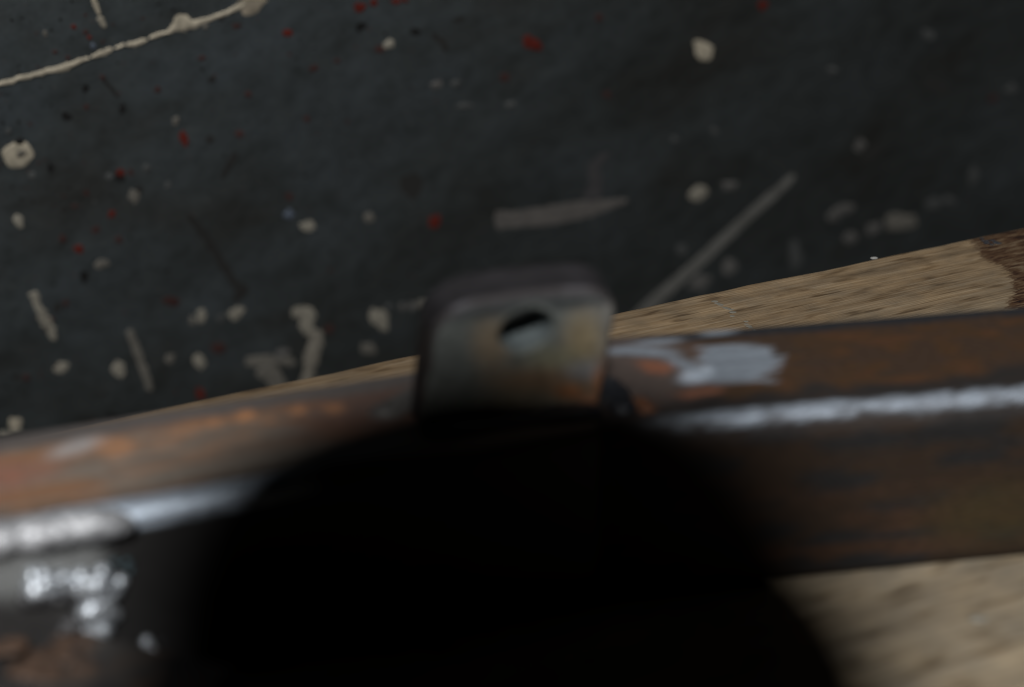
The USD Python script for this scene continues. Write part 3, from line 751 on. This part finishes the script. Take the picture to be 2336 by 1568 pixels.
bead([(on_top(950 - 70 * t, 905 + 40 * t), 1.5, (1.2, 1, 0.7)) for t in np.linspace(0, 1, 5)], "weld_bead", weld_grey)
bead([(on_top(1000 + 330 * t, 985 - 38 * t), 1.5 + .3 * math.sin(9 * t), (1.2, 1, 0.7)) for t in np.linspace(0, 1, 14)], "weld_bead", weld_dark)
# burr on the lug's corner
bead([(on_plane(1389, 697, base_r + LD * 1, LD), 0.55, (1, 1, 1))], "weld_spatter", weld_grey)
# left end: long bead melted into the front edge, and a broken, spattered fillet running down the face
glint = usdkit.material(stage, L + "weld_glint", {
    "g": ("geometry", {}),
    "n": ("noise_texture", {"scale": 1500.0, "detail": 3.0, "roughness": 0.6}),
    "r": ("rgb_ramp", {"ramp": [(0.38, (0.06, 0.06, 0.065)), (0.47, (0.42, 0.46, 0.51)), (0.62, (0.80, 0.86, 0.92))]}),
    "bu": ("bump", {"strength": 0.5, "distance": 0.0003}),
    "p": ("principled_bsdf", {"roughness": 0.4, "metallic": 0.7}),
}, [("g.position", "n.vector"), ("n.fac", "r.fac"), ("r.color", "p.base_color"), ("n.fac", "bu.height"), ("bu.normal", "p.normal")], surface="p.BSDF")
soot = plain("weld_soot", (0.028, 0.028, 0.03), 0.5, 1200, 0.6, 0.5, metallic=0.3)
crust = plain("burnt_crust", (0.060, 0.036, 0.024), 0.6, 900, 0.6, 0.5)
tint = plain("weld_heat_tint", (0.13, 0.20, 0.23), 0.35, 1500, 0.5, 0.4, metallic=0.8)
bead([(on_top(-60 + 300 * t, 1226 - 44 * t) + np.array([0, 0, -0.45]), 1.45 + .12 * math.sin(17 * t) + rng.uniform(-.1, .1), (2.0, 1, 1)) for t in np.linspace(0, 1, 34)], "weld_bead", weld_bright, amp=.25)
def cluster(spots, name, mat, jit, amp=.25):
    pts = []
    for x, y, r, k in spots:
        for _ in range(k):
            pts.append((on_left_front(x + rng.normal(0, jit), y + rng.normal(0, jit * .8), rng.uniform(-.2, .3)), r * rng.uniform(.6, 1.15), rng.uniform(.7, 1.4, 3)))
    bead(pts, name, mat, amp=amp)
cluster([(80 + 15 * i, 1336 - i, 1.15, 2) for i in range(10)], "weld_bead", glint, 8)
cluster([(236 - 3 * i, 1328 + 15 * i, 1.2, 2) for i in range(8)], "weld_bead", glint, 10)
for x, y, r in ((110, 1500, 1.0), (60, 1530, 1.2), (150, 1470, .8), (185, 1510, .8), (30, 1480, 1.0), (110, 1548, .9)):
    bead([(on_z(x + rng.normal(0, 16), y + rng.normal(0, 10), ch - .1), r * rng.uniform(.5, .9), (rng.uniform(1, 2), rng.uniform(1, 2), .5)) for _ in range(4)], "weld_spatter", crust)
cluster([(60 + 20 * i, 1362, .8, 1) for i in range(7)] + [(190 - 12 * i, 1420 + 9 * i, .85, 2) for i in range(6)], "weld_bead", soot, 8)
for x, y, r, m in ((234, 1306, .8, glint), (272, 1328, .65, glint), (262, 1283, .36, tint), (292, 1281, .34, tint), (296, 1300, .4, tint), (342, 1488, .75, glint), (358, 1500, .6, glint), (335, 1466, .6, glint), (372, 1465, .34, soot), (318, 1540, .34, soot), (250, 1350, .4, glint)):
    bead([(on_left_front(x, y, .15), r, rng.uniform(.8, 1.3, 3))], "weld_spatter", m, amp=.12)

# ------------------------------------------------------------------ the lens barrel around the camera; its shadow falls on the frame
black = plain("lens_black", (0.01, 0.01, 0.01), 0.7, 900, 0.2)
lens = thing("camera_lens", "black lens barrel whose round shadow falls on the steel frame", "camera lens")
def lathe(prof, n=96):
    th = np.linspace(0, 2 * np.pi, n, endpoint=False)
    v = np.array([camspace(r * math.cos(t), r * math.sin(t), z) for r, z in prof for t in th])
    f = []
    m = len(prof)
    for a in range(m):
        b = (a + 1) % m
        for i in range(n):
            j = (i + 1) % n
            f += [(a * n + i, a * n + j, b * n + j), (a * n + i, b * n + j, b * n + i)]
    t = trimesh.Trimesh(v, np.array(f), process=False)
    if t.volume < 0:
        t.invert()
    return np.array(t.vertices), np.array(t.faces)
obj("barrel", lathe([(30.4, 90), (30.4, -40), (0.05, -40), (0.05, -46), (33, -46), (33, 30), (31.2, 31), (31.2, 90)]), black, lens, smooth=30)
obj("filter_ring", lathe([(30.3, 92), (30.3, 90.01), (33.9, 90.01), (33.9, 92)]), black, lens, smooth=30)
